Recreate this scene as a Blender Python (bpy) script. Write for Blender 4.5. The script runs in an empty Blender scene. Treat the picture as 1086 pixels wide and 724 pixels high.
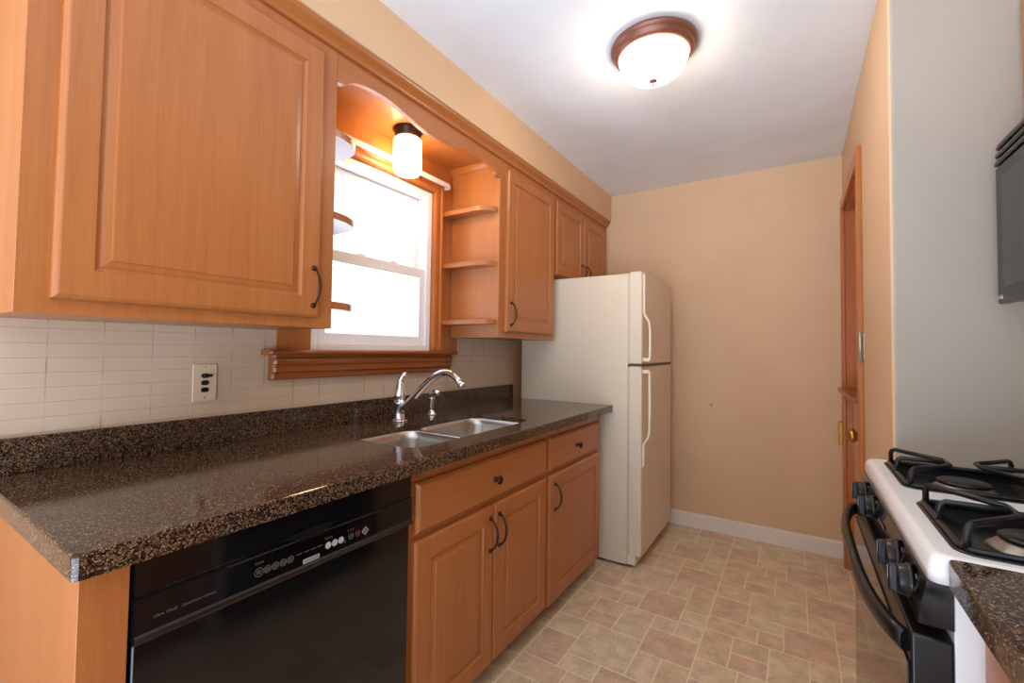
import bpy, bmesh, math
from mathutils import Vector, Matrix

# ------------------------------------------------------------------ camera, world, exposure
scene = bpy.context.scene
COL = scene.collection
CAM = (1.5967, 0.0, 1.2268)
YAW, PITCH, ROLL, FPX = 0.5689, 0.0316, -0.0133, 471.343
PPY = 355.8
SKY_COLOR, SKY_STRENGTH = (0.88, 0.97, 1.10), 1.5
LOWER_FILL_COLOR, LOWER_FILL_STRENGTH = (0.82, 0.96, 1.18), 6.5      # added bright lower half of the world, throwing light up onto the ceiling
EXPOSURE = 0.06
CEILING_LAMP_EMISSION = 29.0
ALCOVE_LAMP_EMISSION = 22.0


def cam_axis(r, fw, u):
    c, s = math.cos(ROLL), math.sin(ROLL)
    r, u = r * c + u * s, -r * s + u * c
    c, s = math.cos(PITCH), math.sin(PITCH)
    fw, u = fw * c - u * s, fw * s + u * c
    c, s = math.cos(YAW), math.sin(YAW)
    return Vector((r * c - fw * s, r * s + fw * c, u))


cam_data = bpy.data.cameras.new('camera')
cam = bpy.data.objects.new('camera', cam_data)
COL.objects.link(cam)
R_, F_, U_ = cam_axis(1, 0, 0), cam_axis(0, 1, 0), cam_axis(0, 0, 1)
cam.matrix_world = Matrix(((R_.x, U_.x, -F_.x, CAM[0]), (R_.y, U_.y, -F_.y, CAM[1]),
                           (R_.z, U_.z, -F_.z, CAM[2]), (0, 0, 0, 1)))
cam_data.sensor_width = 36.0
cam_data.lens = FPX / 1086 * 36
cam_data.shift_y = -(362 - PPY) / 1086
cam_data.clip_start = 0.02
scene.camera = cam

world = bpy.data.worlds.new('daylight')
scene.world = world
world.use_nodes = True
bg = world.node_tree.nodes['Background']
_t = world.node_tree
_tc = _t.nodes.new('ShaderNodeTexCoord')
_sp = _t.nodes.new('ShaderNodeSeparateXYZ')
_mr = _t.nodes.new('ShaderNodeMapRange')
_mx = _t.nodes.new('ShaderNodeMix')
_mx.data_type = 'RGBA'
_mx.clamp_factor = True
_t.links.new(_tc.outputs['Generated'], _sp.inputs[0])
_t.links.new(_sp.outputs[2], _mr.inputs[0])
_mr.inputs[1].default_value = -0.12
_mr.inputs[2].default_value = 0.02
_t.links.new(_mr.outputs[0], _mx.inputs[0])
_mx.inputs[6].default_value = (*[c * LOWER_FILL_STRENGTH for c in LOWER_FILL_COLOR], 1)
_mx.inputs[7].default_value = (*[c * SKY_STRENGTH for c in SKY_COLOR], 1)
_t.links.new(_mx.outputs[2], bg.inputs[0])
bg.inputs[1].default_value = 1.0

scene.view_settings.view_transform = 'Standard'
scene.view_settings.look = 'None'
scene.view_settings.gamma = 1
scene.view_settings.exposure = EXPOSURE
scene.view_settings.use_curve_mapping = False


# ------------------------------------------------------------------ materials
def lin(c):
    return tuple(((v / 255) / 12.92 if v / 255 <= 0.04045 else (((v / 255) + 0.055) / 1.055) ** 2.4) for v in c)


class NT:
    def __init__(self, name):
        self.m = bpy.data.materials.new(name)
        self.m.use_nodes = True
        self.t = self.m.node_tree
        self.b = self.t.nodes['Principled BSDF']

    def n(self, kind, **kw):
        nd = self.t.nodes.new(kind)
        for k, v in kw.items():
            setattr(nd, k, v)
        return nd

    def l(self, a, b):
        self.t.links.new(a, b)

    def math(self, op, a, b=None, c=None):
        nd = self.n('ShaderNodeMath', operation=op)
        for i, v in enumerate((a, b, c)):
            if v is None:
                continue
            if isinstance(v, (int, float)):
                nd.inputs[i].default_value = v
            else:
                self.l(v, nd.inputs[i])
        return nd.outputs[0]

    def coords(self, scale):
        tc = self.n('ShaderNodeTexCoord')
        mp = self.n('ShaderNodeMapping')
        mp.inputs['Scale'].default_value = scale
        self.l(tc.outputs['Object'], mp.inputs[0])
        return mp.outputs[0]

    def noise(self, vec, scale, detail=4, rough=0.55):
        nd = self.n('ShaderNodeTexNoise')
        nd.inputs['Scale'].default_value = scale
        nd.inputs['Detail'].default_value = detail
        nd.inputs['Roughness'].default_value = rough
        self.l(vec, nd.inputs['Vector'])
        return nd.outputs['Fac']

    def ramp(self, fac, stops):
        nd = self.n('ShaderNodeValToRGB')
        els = nd.color_ramp.elements
        while len(els) < len(stops):
            els.new(0.5)
        for e, (p, c) in zip(els, stops):
            e.position = p
            e.color = (*lin(c), 1)
        self.l(fac, nd.inputs[0])
        return nd.outputs[0]

    def mix(self, fac, a, b):
        nd = self.n('ShaderNodeMix', data_type='RGBA')
        for s, v in ((nd.inputs[0], fac), (nd.inputs[6], a), (nd.inputs[7], b)):
            if isinstance(v, tuple):
                s.default_value = (*lin(v), 1)
            elif isinstance(v, (int, float)):
                s.default_value = v
            else:
                self.l(v, s)
        return nd.outputs[2]

    def bump(self, h, strength=0.2, dist=0.001):
        nd = self.n('ShaderNodeBump')
        nd.inputs['Strength'].default_value = strength
        nd.inputs['Distance'].default_value = dist
        self.l(h, nd.inputs['Height'])
        self.l(nd.outputs[0], self.b.inputs['Normal'])

    def col(self, c):
        if isinstance(c, tuple):
            self.b.inputs['Base Color'].default_value = (*lin(c), 1)
        else:
            self.l(c, self.b.inputs['Base Color'])

    def set(self, **kw):
        for k, v in kw.items():
            self.b.inputs[k.replace('_', ' ')].default_value = v
        return self


def plain(name, c, rough=0.5, metal=0.0, **kw):
    n = NT(name)
    n.col(c)
    n.set(Roughness=rough, Metallic=metal, **kw)
    return n.m


def wood(name, axis, light, dark, rough=0.32, fig=1.0):
    n = NT(name)
    sc = [38, 38, 38]
    sc[axis] = 1.3
    fine = n.noise(n.coords(tuple(sc)), 5.0, 5, 0.6)
    sc2 = [5, 5, 5]
    sc2[axis] = 0.5
    broad = n.noise(n.coords(tuple(sc2)), 2.2, 3, 0.5)
    wv = n.n('ShaderNodeTexWave', wave_type='RINGS')
    sc3 = [1.0, 1.0, 1.0]
    sc3[axis] = 0.09
    n.l(n.coords(tuple(sc3)), wv.inputs['Vector'])
    wv.inputs['Scale'].default_value = 9.0
    wv.inputs['Distortion'].default_value = 5.0
    wv.inputs['Detail'].default_value = 2.0
    wv.inputs['Detail Scale'].default_value = 1.2
    f = n.math('ADD', n.math('MULTIPLY', fine, 0.47), n.math('MULTIPLY', broad, 0.46 * fig))
    f = n.math('ADD', f, n.math('MULTIPLY', wv.outputs['Fac'], 0.06))
    n.col(n.ramp(f, [(0.3, dark), (0.68, light)]))
    n.set(Roughness=rough)
    n.b.inputs['Specular IOR Level'].default_value = 0.5
    return n.m


L_, D_ = (184, 115, 62), (162, 95, 45)
M = {}
M['wood_z'] = wood('maple_vertical_grain', 2, L_, D_)
M['wood_y'] = wood('maple_lengthwise_grain', 1, L_, D_)
M['wood_x'] = wood('maple_crosswise_grain', 0, L_, D_)
M['trim_y'] = wood('stained_oak_sill', 1, (160, 92, 42), (118, 58, 22), 0.3)
M['trim_z'] = wood('stained_oak_casing', 2, (198, 120, 58), (158, 86, 36), 0.3)
M['kick_wood'] = wood('toe_kick_wood', 1, (150, 95, 60), (120, 72, 42), 0.5)  # darker, rougher wood tone for the toe kicks


def granite():
    n = NT('speckled_brown_quartz')
    v = n.coords((1, 1, 1))
    a = n.noise(v, 120, 3, 0.7)
    def chips(scale):
        vor = n.n('ShaderNodeTexVoronoi')
        vor.inputs['Scale'].default_value = scale
        n.l(v, vor.inputs['Vector'])
        sp = n.n('ShaderNodeSeparateXYZ')
        n.l(vor.outputs['Color'], sp.inputs[0])
        return sp.outputs[0], sp.outputs[1]
    c1_, c2_ = chips(290)
    d1_, d2_ = chips(520)
    f = n.math('ADD', n.math('MULTIPLY', c1_, 0.6), n.math('MULTIPLY', a, 0.4))
    base = n.ramp(f, [(0.22, (16, 13, 12)), (0.42, (44, 34, 28)), (0.60, (84, 63, 46)), (0.80, (122, 93, 66))])
    fleck = n.ramp(d1_, [(0.86, (0, 0, 0)), (0.90, (255, 255, 255))])
    c = n.mix(fleck, base, (158, 130, 100))
    dk = n.ramp(d2_, [(0.70, (0, 0, 0)), (0.74, (255, 255, 255))])
    n.col(n.mix(dk, c, (20, 16, 15)))
    n.set(Roughness=0.11)
    return n.m


M['granite'] = granite()


def wall_tile():
    n = NT('cream_strip_tile')
    tc = n.n('ShaderNodeTexCoord')
    sp = n.n('ShaderNodeSeparateXYZ')
    n.l(tc.outputs['Object'], sp.inputs[0])

    def line(src, off, step, w):
        f = n.math('FRACT', n.math('DIVIDE', n.math('ADD', src, -off + 50 * step), step))
        d = n.math('ABSOLUTE', n.math('SUBTRACT', f, 0.5))          # .5 on the joint
        return n.math('GREATER_THAN', d, 0.5 - w / step / 2)
    vy = line(sp.outputs[1], 0.0955, 0.109, 0.0028)
    hz = line(sp.outputs[2], 1.0055, 0.0371, 0.0016)
    tone = n.ramp(n.noise(n.coords((1, 1, 1)), 3.0, 2), [(0.35, (198, 177, 152)), (0.65, (207, 188, 164))])
    stain = n.ramp(n.noise(n.coords((1, 4, 2)), 4.0, 3), [(0.45, (196, 178, 154)), (0.64, (140, 106, 74))])
    c = n.mix(hz, tone, (182, 160, 134))
    c = n.mix(vy, c, stain)
    n.col(c)
    j = n.math('SUBTRACT', 1.0, n.math('MAXIMUM', vy, hz))
    n.bump(j, 0.4, 0.001)
    n.set(Roughness=0.22)
    return n.m


M['tile'] = wall_tile()


def paint(name, c, bump=0.05):
    n = NT(name)
    v = n.coords((1, 1, 1))
    c2 = tuple(max(0, int(x * 0.975)) for x in c)
    n.col(n.ramp(n.noise(v, 2.5, 2), [(0.35, c2), (0.65, c)]))
    n.bump(n.noise(v, 220, 2), bump, 0.001)
    n.set(Roughness=0.7)
    return n.m


M['wall'] = paint('beige_wall_paint', (220, 183, 144))
M['greige'] = paint('greige_cool_light_wall', (178, 165, 147))  # alcove end: grey cast of its cooler light put into the colour
M['ceiling'] = paint('white_ceiling_paint', (240, 246, 250))
M['base_white'] = paint('white_baseboard_paint', (232, 222, 208), 0.0)


def vinyl(name, c):
    n = NT(name)
    v = n.coords((1, 1, 1))
    d = tuple(int(x * 0.86) for x in c)
    f = n.math('ADD', n.math('MULTIPLY', n.noise(v, 14, 4), 0.6), n.math('MULTIPLY', n.noise(v, 90, 3), 0.4))
    n.col(n.ramp(f, [(0.38, d), (0.6, c)]))
    n.bump(n.noise(v, 120, 2), 0.1, 0.001)
    n.set(Roughness=0.38)
    return n.m


VIN = [vinyl('vinyl_tile_beige', (230, 208, 172)), vinyl('vinyl_tile_tan', (226, 200, 164)),
       vinyl('vinyl_tile_rose', (224, 192, 161)), vinyl('vinyl_tile_sand', (234, 213, 179))]
M['grout'] = plain('vinyl_grout_line', (238, 222, 190), 0.45)

M['white'] = plain('white_enamel', (242, 242, 240), 0.18)
M['vinyl_white'] = plain('white_vinyl_window', (240, 240, 242), 0.35)


def almond(name, rough, bump):
    n = NT(name)
    n.col((222, 209, 186))
    n.bump(n.noise(n.coords((1, 1, 1)), 330, 2), bump, 0.001)
    n.set(Roughness=rough)
    return n.m


M['fridge'] = almond('textured_almond_steel', 0.36, 0.12)
M['fridge_smooth'] = plain('smooth_almond_plastic', (232, 221, 200), 0.3)
M['gasket'] = plain('grey_gasket', (200, 190, 174), 0.6)
M['dark_gap'] = plain('dark_trim_strip', (70, 58, 46), 0.45)
M['black'] = plain('black_gloss_plastic', (16, 16, 17), 0.10)
M['black_satin'] = plain('black_satin_plastic', (14, 14, 16), 0.32)
M['black_glass'] = plain('black_oven_glass', (6, 5, 5), 0.04)
M['cast_iron'] = plain('black_enamel_wire', (22, 23, 25), 0.35)
M['bronze'] = plain('dark_bronze', (62, 46, 38), 0.4, 0.8)
M['bronze_brown'] = plain('brown_bronze_ring', (125, 78, 60), 0.38, 0.35)
M['chrome'] = plain('chrome', (225, 225, 228), 0.07, 1.0)
M['steel'] = plain('brushed_stainless', (196, 192, 186), 0.28, 1.0)
M['alu'] = plain('dull_aluminium', (165, 158, 150), 0.45, 0.8)
M['brass'] = plain('aged_brass', (190, 148, 70), 0.3, 0.9)
M['nickel'] = plain('painted_nickel', (190, 185, 165), 0.35, 0.6)
M['almond_plate'] = plain('almond_switch_plate', (214, 196, 164), 0.35)
M['print'] = plain('pale_grey_print', (178, 178, 176), 0.5)
M['print_dim'] = plain('dim_grey_print', (92, 90, 88), 0.5)
M['print_red'] = plain('dull_red_print', (140, 60, 58), 0.5)
M['grey_metal'] = plain('charcoal_grey_metal', (40, 38, 37), 0.3, 0.1)
M['mw_glass'] = plain('smoked_microwave_glass', (30, 34, 34), 0.05)
M['door_panel'] = wood('door_panel_reflection_tone', 2, (226, 172, 128), (212, 154, 110), 0.35)  # wall reflection put into the colour: paler, pinker than the other door wood


def glow(name, c, strength):
    n = NT(name)
    n.col((250, 245, 235))
    n.b.inputs['Emission Color'].default_value = (*lin(c), 1)
    n.b.inputs['Emission Strength'].default_value = strength
    n.set(Roughness=0.3)
    return n.m


M['dome'] = glow('lit_frosted_dome', (255, 238, 214), CEILING_LAMP_EMISSION)
M['shade'] = glow('lit_frosted_cylinder', (255, 222, 170), ALCOVE_LAMP_EMISSION)


def pane():
    n = NT('clear_window_glass')
    t = n.n('ShaderNodeBsdfTransparent')
    g = n.n('ShaderNodeBsdfGlossy')
    g.inputs['Roughness'].default_value = 0.02
    lw = n.n('ShaderNodeLayerWeight')
    lw.inputs['Blend'].default_value = 0.5
    fr = n.n('ShaderNodeMath', operation='MULTIPLY_ADD')
    fr.inputs[1].default_value = 0.10
    fr.inputs[2].default_value = 0.02
    n.l(lw.outputs['Facing'], fr.inputs[0])
    mx = n.n('ShaderNodeMixShader')
    n.l(fr.outputs[0], mx.inputs[0])
    n.l(t.outputs[0], mx.inputs[1])
    n.l(g.outputs[0], mx.inputs[2])
    n.l(mx.outputs[0], n.t.nodes['Material Output'].inputs[0])
    return n.m


M['glass'] = pane()


# ------------------------------------------------------------------ mesh helpers
class MB:
    """Collects shapes (world coordinates); build() links them as ONE mesh object."""

    def __init__(self):
        self.bm = bmesh.new()
        self.mi = 0

    def face(self, vs, smooth=False):
        try:
            f = self.bm.faces.new(vs)
            f.material_index = self.mi
            f.smooth = smooth
            return f
        except ValueError:
            return None

    def box(self, x0, x1, y0, y1, z0, z1, bev=0.0, seg=2):
        r = bmesh.ops.create_cube(self.bm, size=1)
        vs = r['verts']
        for v in vs:
            v.co = Vector(((x0 + x1) / 2 + v.co.x * (x1 - x0), (y0 + y1) / 2 + v.co.y * (y1 - y0),
                           (z0 + z1) / 2 + v.co.z * (z1 - z0)))
        fs = set(f for v in vs for f in v.link_faces)
        for f in fs:
            f.material_index = self.mi
        if bev > 0:
            es = list(set(e for v in vs for e in v.link_edges))
            rr = bmesh.ops.bevel(self.bm, geom=es, offset=bev, segments=seg, affect='EDGES', profile=0.5)
            for f in rr['faces']:
                f.material_index = self.mi
                f.smooth = True
        return self

    def loops(self, loops, close_first=True, close_last=True, smooth=False):
        """Skin a list of equal-length closed vertex loops."""
        L = [[self.bm.verts.new(p) for p in lp] for lp in loops]
        n = len(L[0])
        for a, b in zip(L, L[1:]):
            for i in range(n):
                self.face((a[i], a[(i + 1) % n], b[(i + 1) % n], b[i]), smooth)
        if close_first:
            self.face(L[0][::-1])
        if close_last:
            self.face(L[-1])
        return self

    def tube(self, pts, rad, n=10, smooth=True, flat=1.0, closed=False):
        P = [Vector(p) for p in pts]
        if not isinstance(rad, (list, tuple)):
            rad = [rad] * len(P)
        T = []
        for i in range(len(P)):
            if closed:
                d = P[(i + 1) % len(P)] - P[i - 1]
            else:
                d = P[min(i + 1, len(P) - 1)] - P[max(i - 1, 0)]
            T.append(d.normalized())
        ref = Vector((0, 0, 1)) if abs(T[0].z) < 0.9 else Vector((0, 1, 0))
        N = (ref - T[0] * ref.dot(T[0])).normalized()
        rings = []
        for p, t, r in zip(P, T, rad):
            N = (N - t * N.dot(t)).normalized()
            B = t.cross(N)
            rings.append([p + N * (r * math.cos(2 * math.pi * k / n)) + B * (r * flat * math.sin(2 * math.pi * k / n))
                          for k in range(n)])
        if closed:
            rings.append(rings[0])
            return self.loops(rings, False, False, smooth)
        return self.loops(rings, True, True, smooth)

    def lathe(self, c, axis, prof, n=32, smooth=True, caps=(True, True)):
        """prof: list of (radius, height along axis); axis 'x','y','z' with sign."""
        c = Vector(c)
        s = -1 if axis[0] == '-' else 1
        a = axis[-1]
        A = {'x': Vector((1, 0, 0)), 'y': Vector((0, 1, 0)), 'z': Vector((0, 0, 1))}[a] * s
        B = {'x': Vector((0, 1, 0)), 'y': Vector((0, 0, 1)), 'z': Vector((1, 0, 0))}[a]
        D = A.cross(B)
        rings = [[c + A * h + (B * math.cos(2 * math.pi * k / n) + D * math.sin(2 * math.pi * k / n)) * max(r, 1e-5)
                  for k in range(n)] for r, h in prof]
        return self.loops(rings, caps[0], caps[1], smooth)

    def prism(self, poly, axis, a0, a1, smooth=False):
        """poly: 2-D outline in the two other axes (order x,y / x,z / y,z)."""
        def P(p, a):
            return {'x': (a, p[0], p[1]), 'y': (p[0], a, p[1]), 'z': (p[0], p[1], a)}[axis]
        return self.loops([[P(p, a0) for p in poly], [P(p, a1) for p in poly]], True, True, smooth)

    def plate(self, outer, inner, z1, z0):
        """slab between z0 and z1 with the outline `outer` and a hole `inner` (lists of (x, y))."""
        top = {}
        def ring(poly, z):
            return [self.bm.verts.new((p[0], p[1], z)) for p in poly]
        for z in (z1, z0):
            o, i = ring(outer, z), ring(inner, z)
            es = []
            for lp in (o, i):
                for k in range(len(lp)):
                    es.append(self.bm.edges.new((lp[k], lp[(k + 1) % len(lp)])))
            r = bmesh.ops.triangle_fill(self.bm, use_beauty=True, edges=es)
            for g in r['geom']:
                if isinstance(g, bmesh.types.BMFace):
                    g.material_index = self.mi
            top[z] = (o, i)
        for k in (0, 1):
            a, b = top[z1][k], top[z0][k]
            for j in range(len(a)):
                self.face((a[j], a[(j + 1) % len(a)], b[(j + 1) % len(a)], b[j]))
        return self

    def build(self, name, mats, parent=None, recalc=True):
        if recalc:
            bmesh.ops.recalc_face_normals(self.bm, faces=self.bm.faces[:])
        me = bpy.data.meshes.new(name)
        off = Vector((0, 0, 0))
        q = parent
        while q is not None:
            off += Vector(q.location)
            q = q.parent
        for v in self.bm.verts:
            v.co -= off
        self.bm.to_mesh(me)
        self.bm.free()
        for m in (mats if isinstance(mats, (list, tuple)) else [mats]):
            me.materials.append(m)
        o = bpy.data.objects.new(name, me)
        COL.objects.link(o)
        if parent is not None:
            o.parent = parent
        return o


def tag(o, label=None, cat=None, group=None, kind=None):
    if label:
        o['label'] = label
    if cat:
        o['category'] = cat
    if group:
        o['group'] = group
    if kind:
        o['kind'] = kind
    return o


def thing(name, loc, label, cat, group=None):
    o = bpy.data.objects.new(name, None)
    o.empty_display_size = 0.1
    COL.objects.link(o)
    o.location = loc
    return tag(o, label, cat, group)


def structure(name, loc, label, cat='room'):
    o = thing(name, loc, label, cat)
    o['kind'] = 'structure'
    return o


def struct(name, mb, mats, label, cat):
    return tag(mb.build(name, mats), label, cat, None, 'structure')


def rrect(x0, x1, y0, y1, r, n=6):
    pts = []
    for cx, cy, a0 in ((x1 - r, y1 - r, 0), (x0 + r, y1 - r, 90), (x0 + r, y0 + r, 180), (x1 - r, y0 + r, 270)):
        for k in range(n + 1):
            a = math.radians(a0 + 90 * k / n)
            pts.append((cx + r * math.cos(a), cy + r * math.sin(a)))
    return pts


def raised_door(mb, xb, xf, y0, y1, z0, z1, m=0.06):
    """raised-panel door lying in a plane x = const; xb back, xf front (either direction)."""
    s = 1 if xf > xb else -1

    def rect(d, x):
        return [(x, y0 + d, z0 + d), (x, y1 - d, z0 + d), (x, y1 - d, z1 - d), (x, y0 + d, z1 - d)]
    prof = [(0, xb), (0, xf - s * .008), (.0025, xf - s * .004), (.007, xf - s * .001), (.010, xf), (m, xf),
            (m + .003, xf - s * .005), (m + .007, xf - s * .0075), (m + .010, xf - s * .0075), (m + .015, xf - s * .0055),
            (m + .026, xf - s * .0035), (m + .0275, xf - s * .001), (m + .030, xf - s * .0004)]
    return mb.loops([rect(d, x) for d, x in prof])


def slab_front(mb, xb, xf, y0, y1, z0, z1, ch=0.012):
    s = 1 if xf > xb else -1

    def rect(d, x):
        return [(x, y0 + d, z0 + d), (x, y1 - d, z0 + d), (x, y1 - d, z1 - d), (x, y0 + d, z1 - d)]
    return mb.loops([rect(0, xb), rect(0, xf - s * .010), rect(ch * .75, xf - s * .001), rect(ch, xf)])


def bow_pull(parent, xf, y, zc, L=0.115, out=0.03, s=1):
    mb = MB()
    pts, rad = [], []
    for k in range(15):
        t = -1 + 2 * k / 14
        z = zc + t * L / 2
        x = xf + s * (0.004 + out * max(0.0, (1 - t * t)) ** 0.75)
        pts.append((x, y, z))
        rad.append(0.0030 + 0.0018 * (1 - abs(t)) + (0.0020 if abs(t) > .9 else 0))
    mb.tube(pts, rad, 10)
    for e in (-1, 1):
        mb.lathe((xf, y, zc + e * L / 2), 'x' if s > 0 else '-x', [(0.0085, 0), (0.0085, .003), (0.006, .007), (0.0, .009)], 14)
    return mb.build('handle', M['bronze'], parent)


def round_knob(parent, xf, y, z, s=1, r=0.016):
    mb = MB()
    mb.lathe((xf, y, z), 'x' if s > 0 else '-x',
             [(.010, 0), (.009, .003), (.0055, .006), (.0055, .014), (r * .8, .018), (r, .022), (r * .9, .027), (r * .5, .030), (0, .031)], 20)
    return mb.build('knob', M['bronze'], parent)


def text_part(name, body, size, origin, right, up, mat, parent, depth=0.0004, align='LEFT', width=1.0):
    cu = bpy.data.curves.new(name, 'FONT')
    cu.body = body
    cu.size = size
    cu.extrude = depth
    cu.align_x = align
    to = bpy.data.objects.new(name, cu)
    COL.objects.link(to)
    dg = bpy.context.evaluated_depsgraph_get()
    me = bpy.data.meshes.new_from_object(to.evaluated_get(dg))
    bpy.data.objects.remove(to)
    bpy.data.curves.remove(cu)
    r, u = Vector(right).normalized(), Vector(up).normalized()
    w = r.cross(u)
    off = Vector((0, 0, 0))
    q = parent
    while q is not None:
        off += Vector(q.location)
        q = q.parent
    for v in me.vertices:
        v.co = Vector(origin) + r * (v.co.x * width) + u * v.co.y + w * v.co.z - off
    me.materials.clear()
    me.materials.append(mat)
    me.name = name
    o = bpy.data.objects.new(name, me)
    COL.objects.link(o)
    o.parent = parent
    return o


# ------------------------------------------------------------------ the room
YB, XR, ZC, YREAR = 3.362, 1.84, 2.45, -1.1
XA, YA = 2.46, 1.749            # alcove: its long wall and its end wall
WY0, WY1, WZ0, WZ1 = 1.033, 1.703, 1.214, 2.035   # window opening


def make_floor():
    tiles = [(0, 11.5, 45, 67.5, 1), (11.5, 25, 55.8, 67.5, 1), (11.5, 25, 45, 55.8, 2), (25, 38.7, 45, 67.5, 0),
             (0, 15.3, 31.5, 45, 0), (0, 15.3, 11.5, 31.5, 2), (15.3, 38.7, 21, 45, 0), (15.3, 29.7, 11.5, 21, 3),
             (0, 20.1, 0, 11.5, 1), (20.1, 29.7, 0, 11.5, 1), (29.7, 48.6, 0, 21, 2), (38.7, 48.6, 21, 38.2, 0),
             (38.7, 59.5, 38.2, 56.4, 2), (38.7, 48.6, 56.4, 67.5, 0), (48.6, 59.5, 56.4, 67.5, 3),
             (48.6, 59.5, 0, 11.3, 3), (48.6, 59.5, 11.3, 38.2, 1)]
    mb = MB()
    mb.mi = 0
    mb.box(-.12, XA + .12, YREAR, YB + .12, -.10, 0.0)
    g = 0.0026
    for i in range(-3, 4):
        for j in range(-7, 4):
            ox, oy = 1.247 + i * .595, 2.175 + j * .675 + i * .022
            for (a, b, c, d, m) in tiles:
                x0, x1, y0, y1 = ox + a / 100 + g, ox + b / 100 - g, oy + c / 100 + g, oy + d / 100 - g
                x0, x1, y0, y1 = max(x0, 0), min(x1, XA), max(y0, YREAR), min(y1, YB)
                if x1 - x0 < .008 or y1 - y0 < .008:
                    continue
                mb.mi = 1 + m
                e = .0012
                mb.loops([[(x0, y0, .0), (x1, y0, .0), (x1, y1, .0), (x0, y1, .0)],
                          [(x0 + e, y0 + e, .0008), (x1 - e, y0 + e, .0008), (x1 - e, y1 - e, .0008), (x0 + e, y1 - e, .0008)]], False, True)
    struct('floor', mb, [M['grout']] + VIN, 'beige and rose vinyl floor in a mixed-size tile pattern', 'floor')


make_floor()
struct('ceiling', MB().box(-.12, XA + .12, YREAR, YB + .12, ZC, ZC + .1), M['ceiling'], 'plain white painted kitchen ceiling', 'ceiling')

mb = MB()
mb.box(-.12, 0, YREAR, WY0, 0, ZC).box(-.12, 0, WY1, YB, 0, ZC).box(-.12, 0, WY0, WY1, 0, WZ0).box(-.12, 0, WY0, WY1, WZ1, ZC)
struct('wall_left', mb, M['wall'], 'beige left wall behind the sink counter, with the window in it', 'wall')
struct('wall_back', MB().box(-.12, XA + .12, YB, YB + .12, 0, ZC), M['wall'], 'beige end wall beyond the refrigerator', 'wall')

DY0, DY1, DZ = 2.465, 3.215, 2.075       # door opening
mb = MB()
rc_ = [(XR + .012 * (1 - math.cos(math.radians(a))), YA + .012 * (1 - math.sin(math.radians(a)))) for a in (0, 30, 60, 90)]
mb.prism([(XR + .11, DY0), (XR, DY0)] + rc_ + [(XA, YA), (XA, YA + .11), (XR + .11, YA + .11)], 'z', 0, ZC)
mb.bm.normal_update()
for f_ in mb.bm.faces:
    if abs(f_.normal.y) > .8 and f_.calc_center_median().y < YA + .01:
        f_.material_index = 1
mb.box(XR, XR + .11, DY1, YB, 0, ZC).box(XR, XR + .11, DY0, DY1, DZ, ZC)
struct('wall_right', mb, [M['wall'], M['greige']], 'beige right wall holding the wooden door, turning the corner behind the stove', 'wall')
struct('wall_alcove', MB().box(XA, XA + .12, YREAR, YA + .11, 0, ZC), M['wall'], 'beige wall behind the stove and microwave', 'wall')
struct('wall_soffit', MB().box(0, .367, YREAR, YB, 2.25, ZC), M['wall'], 'beige boxed soffit above the upper cabinets', 'soffit')
mb = MB()
mb.box(0.0, .006, .19, .905, .99, 1.2868).box(0.0, .006, .905, 1.79, .99, 1.112).box(0.0, .006, 1.79, 1.915, .99, 1.2146).box(0.0, .006, 1.915, 2.50, .99, 1.2868)
struct('wall_backsplash', mb, M['tile'], 'cream strip-tile backsplash between counter and upper cabinets', 'tile')
mb = MB()
mb.loops([[(x, YB, 0), (x, YB - .014, 0), (x, YB - .014, .088), (x, YB - .009, .1), (x, YB, .1)] for x in (.02, XR - .0)])
struct('baseboard_back', mb, M['base_white'], 'off-white baseboard along the end wall', 'baseboard')


# ---- window
def make_window():
    w = structure('window_1', (0, (WY0 + WY1) / 2, WZ0), 'white double-hung window above the sink', 'window')
    y0, y1, z0, z1 = WY0, WY1, WZ0, WZ1
    mb = MB()
    fx0, fx1, fw = -.115, .004, .034
    mb.box(fx0, fx1, y0, y0 + fw, z0, z1, .003).box(fx0, fx1, y1 - fw, y1, z0, z1, .003)
    mb.box(fx0, fx1, y0 + fw, y1 - fw, z1 - fw, z1, .003).box(fx0, fx1, y0 + fw, y1 - fw, z0, z0 + .030, .003)
    mb.box(-.05, -.042, y0 + fw, y0 + fw + .010, z0 + .03, z1 - fw).box(-.05, -.042, y1 - fw - .01, y1 - fw, z0 + .03, z1 - fw)
    mb.build('frame', M['vinyl_white'], w)
    iy0, iy1 = y0 + fw, y1 - fw
    zm = 1.605

    def sash(name, xa, xb, za, zb, st, bot, top):
        f = MB()
        f.box(xa, xb, iy0, iy0 + st, za, zb, .003).box(xa, xb, iy1 - st, iy1, za, zb, .003)
        f.box(xa, xb, iy0 + st, iy1 - st, za, za + bot, .003).box(xa, xb, iy0 + st, iy1 - st, zb - top, zb, .003)
        o = f.build(name, M['vinyl_white'], w)
        xm = (xa + xb) / 2
        MB().box(xm - .003, xm + .003, iy0 + st - .004, iy1 - st + .004, za + bot - .004, zb - top + .004).build('pane', M['glass'], o)
        return o
    sash('upper_sash', -.090, -.055, zm - .026, z1 - fw, .034, .036, .03)
    lo = sash('lower_sash', -.040, -.006, z0 + .030, zm + .026, .038, .042, .048)
    for yy in (1.28, 1.47):
        MB().box(-.036, -.012, yy - .022, yy + .022, zm + .026, zm + .036, .003).build('sash_lock', M['vinyl_white'], lo)
    return w


make_window()
# wood surround behind the shelves and around the window
mb = MB()
px0, px1 = .0, .010
mb.box(px0, px1, .899, WY0 - .001, 1.215, 2.205).box(px0, px1, WY1 + .001, 1.855, 1.215, 2.205)
mb.box(px0, px1, WY0 - .001, WY1 + .001, WZ1, 2.205).box(px0, px1, 1.855, 1.915, 1.215, 1.2862)
struct('trim_1', mb, M['wood_z'], 'flat wood panel on the wall around the window', 'panel')


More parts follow.
